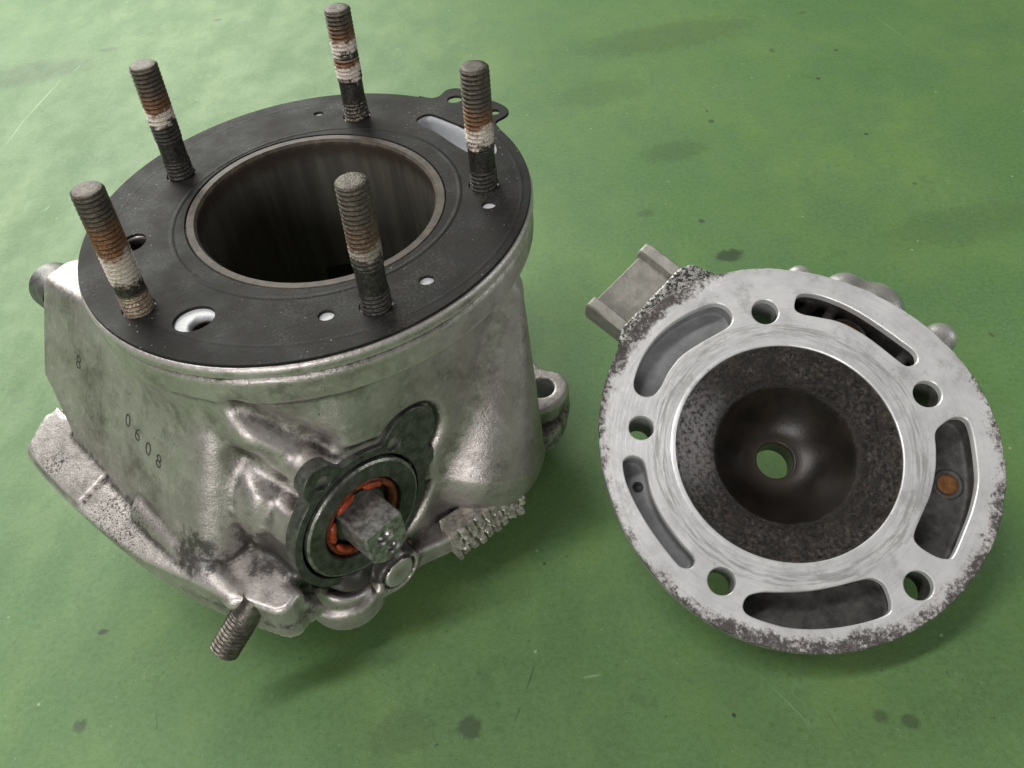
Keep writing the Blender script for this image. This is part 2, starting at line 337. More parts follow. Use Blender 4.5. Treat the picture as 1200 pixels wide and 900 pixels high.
def spline(P, n=8):
    """closed Catmull-Rom through points"""
    P = np.asarray(P, float); out = []; N = len(P)
    for i in range(N):
        p0, p1, p2, p3 = P[i - 1], P[i], P[(i + 1) % N], P[(i + 2) % N]
        for t in np.arange(n) / n:
            out.append(0.5 * ((2 * p1) + (p2 - p0) * t + (2 * p0 - 5 * p1 + 4 * p2 - p3) * t * t + (3 * p1 - p0 - 3 * p2 + p3) * t ** 3))
    return np.array(out)
def ell(cx, cy, rx, ry=None, rot=0, n=32):
    ry = ry or rx; a = np.arange(n) * 2 * np.pi / n; c, s = math.cos(rot), math.sin(rot)
    x, y = rx * np.cos(a), ry * np.sin(a); return np.c_[cx + c * x - s * y, cy + s * x + c * y]
def area2(P): return 0.5 * np.sum(P[:, 0] * np.roll(P[:, 1], -1) - np.roll(P[:, 0], -1) * P[:, 1])
def plate(outer, holes, z0, z1, cham=0.2):
    """flat plate with holes, chamfered top rims; z0 bottom, z1 top"""
    loops = [outer if area2(outer) > 0 else outer[::-1]] + [h if area2(h) < 0 else h[::-1] for h in holes]
    V, F = [], []; base = 0; tops, bots = [], []
    for Lp in loops:
        n = len(Lp); t = np.roll(Lp, -1, 0) - np.roll(Lp, 1, 0); t /= np.linalg.norm(t, axis=1)[:, None] + 1e-9
        nin = np.c_[-t[:, 1], t[:, 0]]                       # towards the material
        V += [np.c_[Lp + nin * cham, np.full(n, z1)], np.c_[Lp, np.full(n, z1 - cham)], np.c_[Lp, np.full(n, z0)]]
        for j in range(n):
            k = (j + 1) % n
            for r in (0, 1): F.append((base + r * n + k, base + r * n + j, base + (r + 1) * n + j, base + (r + 1) * n + k))
        tops.append((Lp + nin * cham, base)); bots.append((Lp, base + 2 * n)); base += 3 * n
    for grp, z, up in ((tops, z1, True), (bots, z0, False)):
        poly = [[Vector((x, y, 0)) for x, y in g[0]] for g in grp]
        ids = np.concatenate([np.arange(len(g[0])) + g[1] for g in grp])
        A = np.concatenate([g[0] for g in grp])
        for tri in tessellate_polygon(poly):
            i = [int(ids[q]) for q in tri]; p = A[list(tri)]
            s = (p[1, 0] - p[0, 0]) * (p[2, 1] - p[0, 1]) - (p[1, 1] - p[0, 1]) * (p[2, 0] - p[0, 0])
            if (s > 0) != up: i = i[::-1]
            F.append(tuple(i))
    return np.concatenate(V), F

def flat_link(name, VF, mat, parent, mw=None, label=None, angle=35):
    o = link(name, VF[0], VF[1], mat, parent, smooth=True, label=label, mw=mw)
    sharpen(o, angle); return o
def sharpen(o, angle=35):
    import bmesh
    bm = bmesh.new(); bm.from_mesh(o.data); bmesh.ops.recalc_face_normals(bm, faces=bm.faces[:])
    lim = math.radians(angle)
    for e in bm.edges:
        if len(e.link_faces) == 2 and e.calc_face_angle(0) > lim: e.smooth = False
    bm.to_mesh(o.data); bm.free()

# ---- signed distance fields, meshed with surface nets
def smin(a, b, k):
    h = np.clip(0.5 + 0.5 * (b - a) / k, 0, 1); return b + (a - b) * h - k * h * (1 - h)
def smax(a, b, k): return -smin(-a, -b, k)
def poly_sd(P, X, Y):
    """signed distance to polygon, arrays X,Y"""
    P = np.asarray(P, float); d = np.full(X.shape, 1e9); s = np.ones(X.shape)
    N = len(P)
    for i in range(N):
        a, b = P[i], P[(i + 1) % N]; e = b - a; wx, wy = X - a[0], Y - a[1]
        t = np.clip((wx * e[0] + wy * e[1]) / (e @ e), 0, 1); d = np.minimum(d, (wx - e[0] * t) ** 2 + (wy - e[1] * t) ** 2)
        c1 = Y >= a[1]; c2 = Y < b[1]; c3 = e[0] * wy > e[1] * wx
        s = np.where((c1 & c2 & c3) | (~c1 & ~c2 & ~c3), -s, s)
    return (s * np.sqrt(d)).astype(np.float32)
def extr(d2, z, z0, z1, k=0.0):
    dz = np.maximum(z0 - z, z - z1)
    return smax(d2, dz, k) if k > 0 else np.maximum(d2, dz)
def capsule(X, Y, Z, a, b, ra, rb):
    a = np.array(a, float); b = np.array(b, float); e = b - a
    t = np.clip(((X - a[0]) * e[0] + (Y - a[1]) * e[1] + (Z - a[2]) * e[2]) / (e @ e), 0, 1)
    return np.sqrt((X - a[0] - e[0] * t) ** 2 + (Y - a[1] - e[1] * t) ** 2 + (Z - a[2] - e[2] * t) ** 2) - (ra + (rb - ra) * t)
def ellipsoid(X, Y, Z, c, r):
    q = np.sqrt(((X - c[0]) / r[0]) ** 2 + ((Y - c[1]) / r[1]) ** 2 + ((Z - c[2]) / r[2]) ** 2); return (q - 1) * min(r)
def grid(lo, hi, h):
    ax = [np.arange(lo[i], hi[i] + h, h, dtype=np.float32) for i in range(3)]
    return (ax[0][:, None, None], ax[1][None, :, None], ax[2][None, None, :]), ax
def nets(D, ax):
    D = np.ascontiguousarray(D, dtype=np.float32); nx, ny, nz = D.shape; S = D < 0
    cnt = np.zeros((nx - 1, ny - 1, nz - 1), np.uint8)
    for i in (0, 1):
        for j in (0, 1):
            for k in (0, 1): cnt += S[i:nx - 1 + i, j:ny - 1 + j, k:nz - 1 + k]
    act = np.argwhere((cnt > 0) & (cnt < 8)); m = len(act)
    idx = np.full(cnt.shape, -1, np.int32); idx[tuple(act.T)] = np.arange(m)
    P = np.zeros((m, 3)); W = np.zeros(m)
    corners = [(i, j, k) for i in (0, 1) for j in (0, 1) for k in (0, 1)]
    val = {c: D[act[:, 0] + c[0], act[:, 1] + c[1], act[:, 2] + c[2]] for c in corners}
    for c in corners:
        for axis in range(3):
            if c[axis] == 0:
                c2 = list(c); c2[axis] = 1; c2 = tuple(c2); a, b = val[c], val[c2]
                cr = (a < 0) != (b < 0); t = np.where(cr, a / np.where(cr, a - b, 1), 0)
                p = np.tile(np.array(c, float), (m, 1)); p[:, axis] += t
                P[cr] += p[cr]; W[cr] += 1
    P = P / W[:, None] + act
    h = ax[0][1] - ax[0][0]; V = P * h + np.array([ax[0][0], ax[1][0], ax[2][0]])
    quads = []
    for axis in range(3):
        sl0 = [slice(None)] * 3; sl1 = [slice(None)] * 3; sl0[axis] = slice(0, -1); sl1[axis] = slice(1, None)
        A, B = S[tuple(sl0)], S[tuple(sl1)]
        e = np.argwhere(A != B); o1, o2 = [(1, 2), (2, 0), (0, 1)][axis]
        ok = (e[:, o1] > 0) & (e[:, o2] > 0) & (e[:, o1] < D.shape[o1] - 1) & (e[:, o2] < D.shape[o2] - 1); e = e[ok]
        def g(d1, d2):
            q = e.copy(); q[:, o1] -= d1; q[:, o2] -= d2; return idx[tuple(q.T)]
        Q = np.c_[g(1, 1), g(0, 1), g(0, 0), g(1, 0)]
        fl = ~A[tuple(e.T)]; Q[fl] = Q[fl][:, ::-1]; quads.append(Q)
    Q = np.concatenate(quads); Q = Q[(Q >= 0).all(1)]
    return V, Q
def add_attr(o, name, val):
    a = o.data.attributes.new(name, 'FLOAT', 'POINT'); a.data.foreach_set('value', np.asarray(val, np.float32))

# ------------------------------------------------------------------ bench
BENCH_SPOTS = [] ; BENCH_SCRATCH = []
BENCH_SPOTS = [(33.4, -102.2, 3.8, 1, 1, 0.2, 0.62), (-80.1, -97.5, 2.3, 1.0, 1, 0.2, 0.6), (145.8, 206.2, 2.1, 0.8, 1, 0.2, 0.6), (137.2, 98.3, 4.2, 1.6, 1, 0.2, 0.75), (128.9, 123.5, 1.5, 1, 1, 0.2, 0.7), (105.4, 132.1, 3.0, 1.4, 1, 0.2, 0.3), (189.2, 275.3, 2.7, 0.5, 1, 0.2, 0.45), (206.4, 240.6, 1.3, 1, 1, 0.2, 0.7), (222.6, 269.6, 1.3, 1, 1, 0.2, 0.6), (216.2, 184.1, 1.2, 1, 1, 0.2, 0.7), (226.2, 140.6, 1.1, 1, 1, 0.2, 0.5), (224.6, 41.2, 1.8, 0.5, 1, 0.2, 0.5), (144.7, -103.2, 2.0, 1, 1, 0.2, 0.45), (151.8, -104.9, 2.0, 1.4, 1, 0.2, 0.5), (105.9, -101.2, 0.7, 0.7, 1, 0.2, 0.9), (-82.9, -67.4, 1.1, 1.5, 1, 0.2, 0.8), (136.3, 302.4, 18.3, 3, 1, 0.2, 0.25), (124.0, 181.3, 9.0, 2, 1, 0.2, 0.25), (-257.5, 319.2, 16.4, 3, 1, 0.2, 0.3), (239.0, 109.0, 13.6, 3, 1, 0.2, 0.18), (14.1, -103.1, 7.2, 1.5, 1, 0.2, 0.2), (-147.0, 375.9, 2.4, 1.5, 1, 0.2, 0.5), (-209.9, 344.9, 3.6, 1.8, 1, 0.2, 0.4), (90.7, 242.3, 13.6, 2, 1, 0.2, 0.15), (160.6, -22.5, 1.4, 1, 1, 0.2, 0.1), (214.7, 318.0, 2.4, 1, 1, 0.2, 0.3)]
BENCH_SCRATCH = [(-234.2, 251.4, 0.34, 40.7, 1, 1.56, 0.45), (-231.4, 285.1, 0.34, 66.0, 1, 1.455, 0.60), (-223.2, 321.8, 0.34, 14.5, 1, 1.353, 0.45), (67.8, -88.3, 0.42, 7.6, 1, 0.157, 0.30), (256.6, 294.0, 0.42, 41.9, 1, -1.303, 0.15), (-187.3, 170.8, 0.42, 7.1, 1, 1.159, 0.45), (-53.4, 57.2, 0.42, 15.2, 1, 0.808, 0.22), (122.1, -99.8, 0.25, 36.2, 1, -0.952, 0.19)]
BENCH_DARK_LINES = [(50.3, -88.2, 0.29, 18.3, 1, -1.89, 0.52), (46.7, -98.5, 0.29, 12.4, 1, -1.91, 0.38), (-57.5, -96.5, 0.29, 12.9, 1, -1.274, 0.30), (132.4, -105.0, 0.25, 30.5, 1, -1.198, 0.22)]
M_bench = mat_bench()
def make_bench():
    n = 60; s = 2600.0; xs = np.linspace(-s, s, n + 1)
    V = [(x, y, 0) for y in xs for x in xs]
    F = [(j * (n + 1) + i, j * (n + 1) + i + 1, (j + 1) * (n + 1) + i + 1, (j + 1) * (n + 1) + i) for j in range(n) for i in range(n)]
    o = link('bench_surface', V, F, M_bench); o['kind'] = 'structure'; return o
make_bench()

# ------------------------------------------------------------------ engine cylinder (local origin: bore axis on the bench, z up)
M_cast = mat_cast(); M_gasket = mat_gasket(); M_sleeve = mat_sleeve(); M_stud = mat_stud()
M_oily = mat_plain('oily_black_iron', (0.070, 0.074, 0.063), 0.38, 0.25, 0.55, 0.35, 0.5)
M_worn = mat_plain('worn_bare_edge', (0.30, 0.30, 0.27), 0.3, 0.8, 0.5, 0.5, 0.4)
M_shaft = mat_plain('worn_shaft_steel', (0.30, 0.295, 0.275), 0.32, 0.6, 0.6, 0.5, 0.4)
M_orange = mat_plain('orange_seal_rubber', (0.34, 0.05, 0.018), 0.35, 0.0, 0.5, 0.4, 0.4)
M_dark = mat_plain('black_hole_shade', (0.012, 0.012, 0.012), 0.5, 0.0)  # black colour stands in for the shade inside ports and holes
def mat_ink():
    t = NT('worn_stamp'); a = t.noise(0.6, 5, 0.8)
    c = t.mix(t.ramp(a, 0.35, 0.62), (0.02, 0.018, 0.016), (0.11, 0.10, 0.09)); return t.set(color=c, rough=0.55, metal=0.3)
M_ink = mat_ink()
M_bright = mat_plain('raw_chewed_metal', (0.52, 0.49, 0.44), 0.33, 0.5, 0.5, 0.6, 0.5)

cyl = empty('engine_cylinder', (0, 0, DECK), 'worn cast aluminium engine cylinder standing upright with five rusty studs around its open bore', 'engine cylinder')
dv = np.array([0.71934, -0.69466]); ev = np.array([-0.69466, -0.71934])     # valve-shaft axis, exhaust axis
GC = (-2.7, -1.1)
def wob(a, c): return c[0] + c[1] * np.cos(a) + c[2] * np.sin(a) + c[3] * np.cos(2 * a) + c[4] * np.sin(2 * a)
GF = (61.4, 0.4, 0.2, -0.2, 0.9); BF = (33.2, -0.4, 0.2, 0.0, -1.3)
STUDS = [(-43.35, 20.25, 34.8), (5.63, 46.6, 34.5), (46.08, 4.0, 35.1), (21.16, -44.1, 35.6), (-38.9, -39.3, 35.3)]

def body():
    (X, Y, Z), ax = grid((-112, -104, -93.6), (76, 66, 0.8), 0.8)
    D_ = X * dv[0] + Y * dv[1]; E_ = X * ev[0] + Y * ev[1]
    xx, yy = X - GC[0], Y - GC[1]; R = np.sqrt(xx ** 2 + yy ** 2); A = np.arctan2(yy, xx)
    RG = wob(A, GF)
    flange = extr(R - (RG + 0.6), Z, -3.6, -0.0, 0.7)
    lip = extr(R - (RG + 0.1), Z, -12.5, -4.6, 1.5)
    side = np.clip(np.cos(A + 0.22) * 2.0 - 0.65, 0, 1)
    barrel = R - (RG - 1.6 - side * (4.5 * np.clip((-Z - 5) / 12, 0, 1) + 4.5 * np.clip((-Z - 12) / 32, 0, 1)))
    barrel = extr(barrel, Z, -92, -2, 1.0)
    s = np.minimum(flange, smin(lip, barrel, 2.5))
    # recess of the front right quarter under the lip, so the ports stand out
    # exhaust block: planes in (d, e, z)
    k = 0.478; pan = (E_ + k * Z - 50.3) / math.sqrt(1 + k * k)
    top = smax((Z + 20.5 + (E_ - 60) * 1.7) / 1.97, Z + 13.0 + (E_ - 50) * 0.15 + np.clip(-D_ - 15, 0, 45) * 0.12, 2.0)
    left = (-D_ - 66 - 0.02 * (Z + 20))
    lleft = ((-D_ - 50) * 0.46 + (-Z - 57) * 0.89)
    right = (D_ - (26.5 - 0.10 * (Z + 20)))
    low = (-Z - 70)
    blk = smax(pan, top, 1.2); blk = smax(blk, left, 2.0); blk = smax(blk, lleft, 1.5); blk = smax(blk, right, 11.0); blk = smax(blk, low, 2.0)
    blk = np.maximum(blk, -(E_ + 5))
    backl = ((-D_ - 66) * 0.6 - (E_ - 48) * 0.8)            # cut the rear left of the block
    blk = smax(blk, backl, 5.0)
    s = smin(s, blk, 2.2)
    # small triangular facet between the lip and the panel top, right end
    fac = ellipsoid(X, Y, Z, (dv[0] * 14 + ev[0] * 52, dv[1] * 14 + ev[1] * 52, -13), (15, 7, 9)); s = smin(s, fac, 3.0)
    # exhaust flange skirt
    skirt = spline([(-59.5, 87.0), (-56.5, 91.2), (-43, 92.2), (-19.5, 91.0), (4.5, 88.2), (18.5, 84.8), (34.8, 79.8), (47.4, 74.9), (53.4, 72.0), (53.6, 66.5), (44, 58), (-45, 60), (-62, 77), (-62, 82)], 3)
    DD, EE = X * dv[0] + Y * dv[1], X * ev[0] + Y * ev[1]
    sk2 = poly_sd(skirt, DD[:, :, 0], EE[:, :, 0])[:, :, None]
    sk = smax(np.maximum(sk2, -76 - Z), smax((Z + 61.2 + (E_ - 80) * 0.34) / 1.056, Z + 61.6, 1.0), 0.8)
    sk = smax(sk, (E_ * 0.7 - Z * -0.0 + (-Z) * 0.7 - (91.5 * 0.7 + 62 * 0.7 + 4.2)), 1.0)    # outlet face leans under
    s = smin(s, sk, 1.2)
    # bead and step on the skirt
    rib = capsule(X, Y, Z, (dv[0] * -2 + ev[0] * 78, dv[1] * -2 + ev[1] * 78, -60.5), (dv[0] * 40 + ev[0] * 77, dv[1] * 40 + ev[1] * 77, -64), 4.0, 3.0)
    s = smin(s, rib, 1.8)
    stp = smax(poly_sd([(-60, 76), (-23, 76), (-23, 96), (-60, 96)], DD[:, :, 0], EE[:, :, 0])[:, :, None], (Z + 60.2 + (E_ - 80) * 0.34) / 1.056, 0.3)
    s = smin(s, np.maximum(np.maximum(stp, sk2 + 1.2), -70 - Z), 0.6)
    # exhaust outlet hole
    oc = np.array([ev[0] * 80 - 8 * dv[0], ev[1] * 80 - 8 * dv[1], -90]); on = np.array([ev[0], ev[1], -1]) / math.sqrt(2)
    rx, ry, rz = X - oc[0], Y - oc[1], Z - oc[2]; tt = rx * on[0] + ry * on[1] + rz * on[2]
    hole = np.sqrt(np.maximum(rx ** 2 + ry ** 2 + rz ** 2 - tt ** 2, 0)) - 20; hole = np.maximum(hole, -(tt + 16))
    s = smax(s, -np.maximum(hole, Z + 71.5), 0.6)
    # power-valve boss
    ax0 = (ev[0] * 39.9, ev[1] * 39.9, -57.0)
    def axcyl(e0, z0, r, d0, d1, k=0.8):
        q = np.sqrt((E_ - e0) ** 2 + (Z - z0) ** 2) - r; dd = np.maximum(d0 - D_, D_ - d1); return smax(q, dd, k)
    boss = axcyl(39.9, -57, 22.3, -5, 48.6, 0.5)
    knob = smax(np.sqrt((E_ - 42.5) ** 2 + (Z + 53) ** 2) - 22.5, np.maximum(-D_, D_ - 39), 7.0); s = smin(s, knob, 2.5)
    ear1 = axcyl(47.0, -35.2, 5.2, 22, 48.6, 0.5); ear2 = axcyl(19.8, -42.0, 9.2, 22, 48.6, 0.5)
    # webs from the lip down to the boss
    web = capsule(X, Y, Z, (dv[0] * 32 + ev[0] * 50.5, dv[1] * 32 + ev[1] * 50.5, -24), (dv[0] * 46 + ev[0] * 38, dv[1] * 46 + ev[1] * 38, -42), 6.2, 5.6)
    spine = capsule(X, Y, Z, (-13, -55, -8), (-14, -56, -24), 4, 5)
    web2 = capsule(X, Y, Z, (-10, -56, -8), (-17, -66, -60), 4.5, 5.0)
    s = smin(s, smin(web, spine, 5.0), 5.0)
    # front port swelling behind the boss, and the smooth swelling on the right
    b1 = ellipsoid(X, Y, Z, (18, -41, -33), (27, 23.5, 31)); b1 = smax(b1, D_ - 51.0, 6.0); s = smin(s, b1, 3.0)
    ug = capsule(X, Y, Z, (dv[0] * 32.5 + ev[0] * 53.5, dv[1] * 32.5 + ev[1] * 53.5, -15), (dv[0] * 46 + ev[0] * 43, dv[1] * 46 + ev[1] * 43, -29), 2.2, 2.8); s = smax(s, -ug, 4.5)
    b2 = capsule(X, Y, Z, (46, -10, -26), (37.0, -26, -74), 9.0, 21.0); s = smin(s, b2, 5.0)
    s = smax(s, -np.minimum(axcyl(39.9, -57, 25, 48.8, 90, 1.0), axcyl(19.8, -43, 11.5, 48.8, 90, 1.0)), 3.0)
    s = smin(s, smin(boss, smin(ear1, ear2, 2.5), 2.0), 1.8)
    gr = capsule(X, Y, Z, (dv[0] * 30 + ev[0] * 59, dv[1] * 30 + ev[1] * 59, -32), (dv[0] * 44 + ev[0] * 52.5, dv[1] * 44 + ev[1] * 52.5, -42), 2.2, 2.8); s = smax(s, -gr, 3.0)
    # scoops either side of the web
    # base flange
    base = spline([(-40, -45), (-20, -62), (-15, -70.5), (-9, -76), (-3, -78), (4, -76), (8.5, -70.5), (11, -64), (20, -57), (30, -52), (45, -40), (51, -34), (52.5, -24), (55, -18), (61, -13), (65, -4), (63, 6), (56, 12), (52, 22), (44, 44), (5, 57), (-40, 44), (-52, 5)], 3)
    bs = extr(poly_sd(base, X[:, :, 0] + 0 * Y[:, :, 0], Y[:, :, 0] + 0 * X[:, :, 0])[:, :, None], Z, -92, -84.5, 1.2)
    s = smin(s, bs, 3.0)
    lobe = capsule(X, Y, Z, (-2, -68, -91), (-2, -68, -80.5), 8.2, 8.2); lobe = np.maximum(lobe, -92 - Z)
    s = smin(s, lobe, 3.0)
    # groove between lobe and valve housing
    gv = np.abs(np.sqrt((E_ - 39.9) ** 2 + (Z + 57) ** 2) - 25.2) - 1.0; gv = np.maximum(gv, -(D_ - 47.6)); gv = np.maximum(gv, Z + 66); s = smax(s, -gv, 1.2)
    # side rear ear with bolt hole
    erp = spline([(44, -12), (54, -11), (62.5, -7), (66.3, 0.5), (63.5, 7.5), (57, 10.5), (52, 21), (45, 25)], 3)
    er = extr(poly_sd(erp, X[:, :, 0] + 0 * Y[:, :, 0], Y[:, :, 0] + 0 * X[:, :, 0])[:, :, None], Z, -88, -77.5, 1.2)
    s = smin(s, er, 2.0)
    s = smax(s, -extr(np.sqrt((X - 57) ** 2 + (Y - 0.5) ** 2) - 4.2, Z, -95, -70), 0.5)
    s = smax(s, -ellipsoid(X, Y, Z, (69, -7, -83), (6, 6, 4)), 2.0)
    # round pad low on the valve side
    pad = axcyl(36.6, -84.0, 7.4, 40, 55.0, 0.8); s = smin(s, pad, 2.5)
    s = smax(s, -(np.maximum(np.abs(np.sqrt((E_ - 36.6) ** 2 + (Z + 84.0) ** 2) - 5.6) - 0.5, 54.0 - D_)), 0.4)
    # rear neck behind the deck rim at the left, pipe stub
    nk = capsule(X, Y, Z, (-52, -2, -10), (-62, 12, -14), 9, 8); s = smin(s, nk, 3.0)
    # bore and water passages
    s = np.maximum(s, -(np.sqrt(X ** 2 + Y ** 2) - 35.5))
    sl = poly_sd(SLOT, X[:, :, 0] + 0 * Y[:, :, 0], Y[:, :, 0] + 0 * X[:, :, 0])[:, :, None]
    s = np.maximum(s, -extr(sl, Z, -9, 3))
    for (hx, hy, hr, dp) in ((-21.2, -46.6, 3.3, 40), (-48.0, -11.9, 3.9, 40)):
        s = np.maximum(s, -extr(np.sqrt((X - hx) ** 2 + (Y - hy) ** 2) - hr, Z, -dp, 3))
    # bearing bore of the valve
    s = np.maximum(s, -axcyl(39.9, -57, 19.4, 44.5, 60, 0.1))
    # soft sand-cast waviness
    V, Q = nets(s, ax)
    return V, Q
SLOT = spline([(24.8, 41.3), (26.7, 43.8), (29.3, 43.8), (33.8, 40.2), (39.7, 34.8), (43.7, 30.8), (48.3, 26.3), (49.4, 21.1), (48.3, 18.6), (43.2, 19.5), (40.6, 21.4), (36.2, 26.6), (31.2, 33.2), (26.6, 37.5)], 4)

V, Q = body()
x, y, z = V.T; d_, e_ = V[:, 0] * dv[0] + V[:, 1] * dv[1], V[:, 0] * ev[0] + V[:, 1] * ev[1]
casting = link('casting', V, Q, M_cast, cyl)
def blob(cd_, ce, cz, r): return np.clip(1.35 - np.sqrt((d_ - cd_) ** 2 + (e_ - ce) ** 2 + (z - cz) ** 2) / r, 0, 1)
oil = np.zeros(len(V))
rb = np.hypot(e_ - 39.9, z + 57)
oil = np.maximum(oil, np.clip(1.2 - np.abs(rb - 21) / 6, 0, 1) * np.clip((d_ - 27) / 9, 0, 1) * np.clip((e_ - 36 - 0.3 * (z + 57)) / 10, 0, 1) * np.clip((-(z) - 47) / 7, 0, 1))
oil = np.maximum(oil, 0.62 * blob(31, 60, -56, 12)); oil = np.maximum(oil, 0.58 * blob(24, 77, -58, 13)); oil = np.maximum(oil, 0.55 * blob(38, 66, -62, 9)); oil = np.maximum(oil, 0.75 * blob(47, 15, -43, 9))
oil = np.maximum(oil, 0.85 * np.clip(1.3 - np.abs(rb - 23.5) / 3.0, 0, 1) * (d_ > 44) * (z < -70))
oil = np.maximum(oil, 0.55 * np.clip(1 - np.abs(z + 70) / 10, 0, 1) * (d_ > 20) * (e_ > 55))
oil = np.maximum(oil, 0.5 * (z < -83) * (d_ > 40) * np.clip((20 - e_) / 12, 0, 1))
pit = 0.8 * np.clip(1.5 - np.hypot(d_ + 6, e_ - 85) / 17, 0, 1) * (z > -68) * (e_ > 79); pit = np.maximum(pit, 0.9 * blob(-42, 88, -62, 7))
pit = np.maximum(pit, 0.55 * blob(-42, 67, -33, 6))
pit = np.maximum(pit, 0.45 * blob(35, 10, -30, 14))
sd_slot = poly_sd(SLOT, x, y); cln = ((z > -10.0) & (sd_slot < 0.9)).astype(float)
for hx_, hy_ in ((47.6, -6.0), (9.3, -46.8), (32.8, -36.0), (-6.8, 49.5)): cln = np.maximum(cln, (np.hypot(x - hx_, y - hy_) < 2.9) & (z > -1))
cln = np.maximum(cln, (np.hypot(x + 23, y + 45.3) < 6.4) & (z > -1.2))
for hx_, hy_ in ((-21.2, -46.6), (-48.0, -11.9)): oil = np.maximum(oil, ((np.hypot(x - hx_, y - hy_) < 4.6) & (z < -1.0)).astype(float))  # deep water holes blackened inside: their shade put into the colour
cln = np.maximum(cln, 0.7 * ((np.hypot(x - 57, y - 0.5) < 4.8) & (z < -78.2)))
add_attr(casting, 'oil', oil); add_attr(casting, 'pit', pit); add_attr(casting, 'clean', cln)

# sleeve: bore wall; port windows are flat patches with their shade painted in
def rb_fun(a): return wob(a, BF) / 33.2
prof = [(35.2, -0.25), (33.9, -0.15), (33.2, -0.8), (33.2, -20), (33.2, -60), (33.2, -108)]
v1, f1 = lathe([(36.1, -3.0), (36.1, 0.45), (35.8, 0.75), (33.9, 0.75), (33.25, 0.0)] + [(33.2, -1.2), (33.2, -8), (33.2, -30), (33.2, -60), (33.2, -103), (36.0, -105), (40.0, -105), (40.5, -104.5), (40.5, -91)], 144, rb_fun)
flat_link('cylinder_sleeve', (v1, f1), M_sleeve, cyl, label='brown stained liner ring around the bore', angle=30)
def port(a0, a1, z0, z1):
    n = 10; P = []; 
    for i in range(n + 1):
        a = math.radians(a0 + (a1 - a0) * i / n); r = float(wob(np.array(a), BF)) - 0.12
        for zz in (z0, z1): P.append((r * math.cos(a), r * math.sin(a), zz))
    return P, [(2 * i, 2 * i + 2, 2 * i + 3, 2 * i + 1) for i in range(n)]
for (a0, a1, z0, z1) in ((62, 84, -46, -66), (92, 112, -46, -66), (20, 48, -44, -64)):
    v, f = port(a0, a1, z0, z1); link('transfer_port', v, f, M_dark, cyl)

# stamped digits on the sloping panel
def panel_pt(d, zz, lift=0.0):
    e = 50.3 - 0.478 * zz; nrm = np.array([ev[0], ev[1], 0.478]) / math.sqrt(1 + 0.478 ** 2)
    return np.array([dv[0] * d + ev[0] * e, dv[1] * d + ev[1] * e, zz]) + nrm * lift
bvh = BVHTree.FromPolygons([tuple(v) for v in V.tolist()], [tuple(q) for q in Q.tolist()])
def stamp(ch, d, zz, h, rot=0.0, name='stamped_digit', mat=None):
    c = bpy.data.curves.new('t', 'FONT'); c.body = ch; c.size = h * 1.4 * MM; c.extrude = 0.02 * MM; c.align_x = 'CENTER'; c.align_y = 'CENTER'; c.offset = -0.00004
    t = bpy.data.objects.new('t', c); COL.objects.link(t); dg = bpy.context.evaluated_depsgraph_get()
    me = bpy.data.meshes.new_from_object(t.evaluated_get(dg)); bpy.data.objects.remove(t)
    up = np.array([-ev[0] * 0.478, -ev[1] * 0.478, 1.0]); up /= np.linalg.norm(up)
    nrm = np.array([ev[0], ev[1], 0.478]); nrm /= np.linalg.norm(nrm); right = np.array([dv[0], dv[1], 0.0])
    p = panel_pt(d, zz, 10); hit = bvh.ray_cast(Vector(p), Vector(-nrm), 20)[0]
    p = np.array(hit) + nrm * 0.05 if hit else panel_pt(d, zz)
    c, s = math.cos(rot), math.sin(rot); r2 = right * c + up * s; u2 = up * c - right * s
    Mx = Matrix.Identity(4)
    for i in range(3): Mx[i][0], Mx[i][1], Mx[i][2], Mx[i][3] = r2[i], u2[i], nrm[i], p[i] * MM
    me.materials.clear(); me.materials.append(mat or M_ink)
    o = bpy.data.objects.new(name, me); COL.objects.link(o); o.parent = cyl; o.matrix_local = Mx; return o
for ch, d, zz in (('0', -12.3, -38.3), ('6', -6.9, -39.6), ('0', -1.0, -40.8), ('8', 4.6, -41.4)):
    stamp(ch, d, zz, 4.4, -0.10)
stamp('8', -41.7, -35, 4.6, -0.1)

# gasket: lies on the deck, threaded over the studs
def gasket():
    tab = [(25.5, 54.4), (28.7, 53.9), (30.9, 54.9), (32.9, 58.2), (35.6, 59.1), (38.3, 58.1), (43, 53.9), (47.6, 49.7), (51.2, 46.1), (52.8, 42.9), (52.2, 40.0), (49.4, 37.2), (49.1, 34.8), (50.0, 32.7)]
    tab = spline(tab, 4)[:-8]
    a0 = math.atan2(54.4 - GC[1], 25.5 - GC[0]); a1 = math.atan2(32.7 - GC[1], 50 - GC[0])
    aa = np.linspace(a0, a1 + 2 * np.pi, 220)[1:-1]; rr = wob(aa, GF)
    arc = np.c_[GC[0] + rr * np.cos(aa), GC[1] + rr * np.sin(aa)]
    outer = np.concatenate([arc, tab[::-1]])
    a = np.arange(120) * 2 * np.pi / 120; br = wob(a, BF) * 36.3 / 33.2
    holes = [np.c_[br * np.cos(a), br * np.sin(a)], SLOT]
    for sx, sy, _ in STUDS: holes.append(ell(sx, sy, 4.12, n=28))
    holes += [ell(47.6, -6.0, 1.9, 1.6, n=16), ell(9.3, -46.8, 2.0, 1.8, n=16), ell(32.8, -36.0, 1.9, 1.7, n=16), ell(-6.8, 49.5, 1.5, 1.2, n=16)]
    holes += [ell(-23.5, -45.0, 5.1, 4.4, 0.4, n=28), ell(-48.3, -11.9, 3.3, 3.9, 0, n=24), ell(36.0, 52.0, 2.3, 2.1, n=18), ell(48.6, 42.3, 1.5, n=16)]
    return plate(outer, holes, 0.08, 0.85, 0.15)
gk = empty('head_gasket', (0, 0, DECK), 'flat black head gasket with a small two hole tab lying on top of the cylinder', 'gasket')
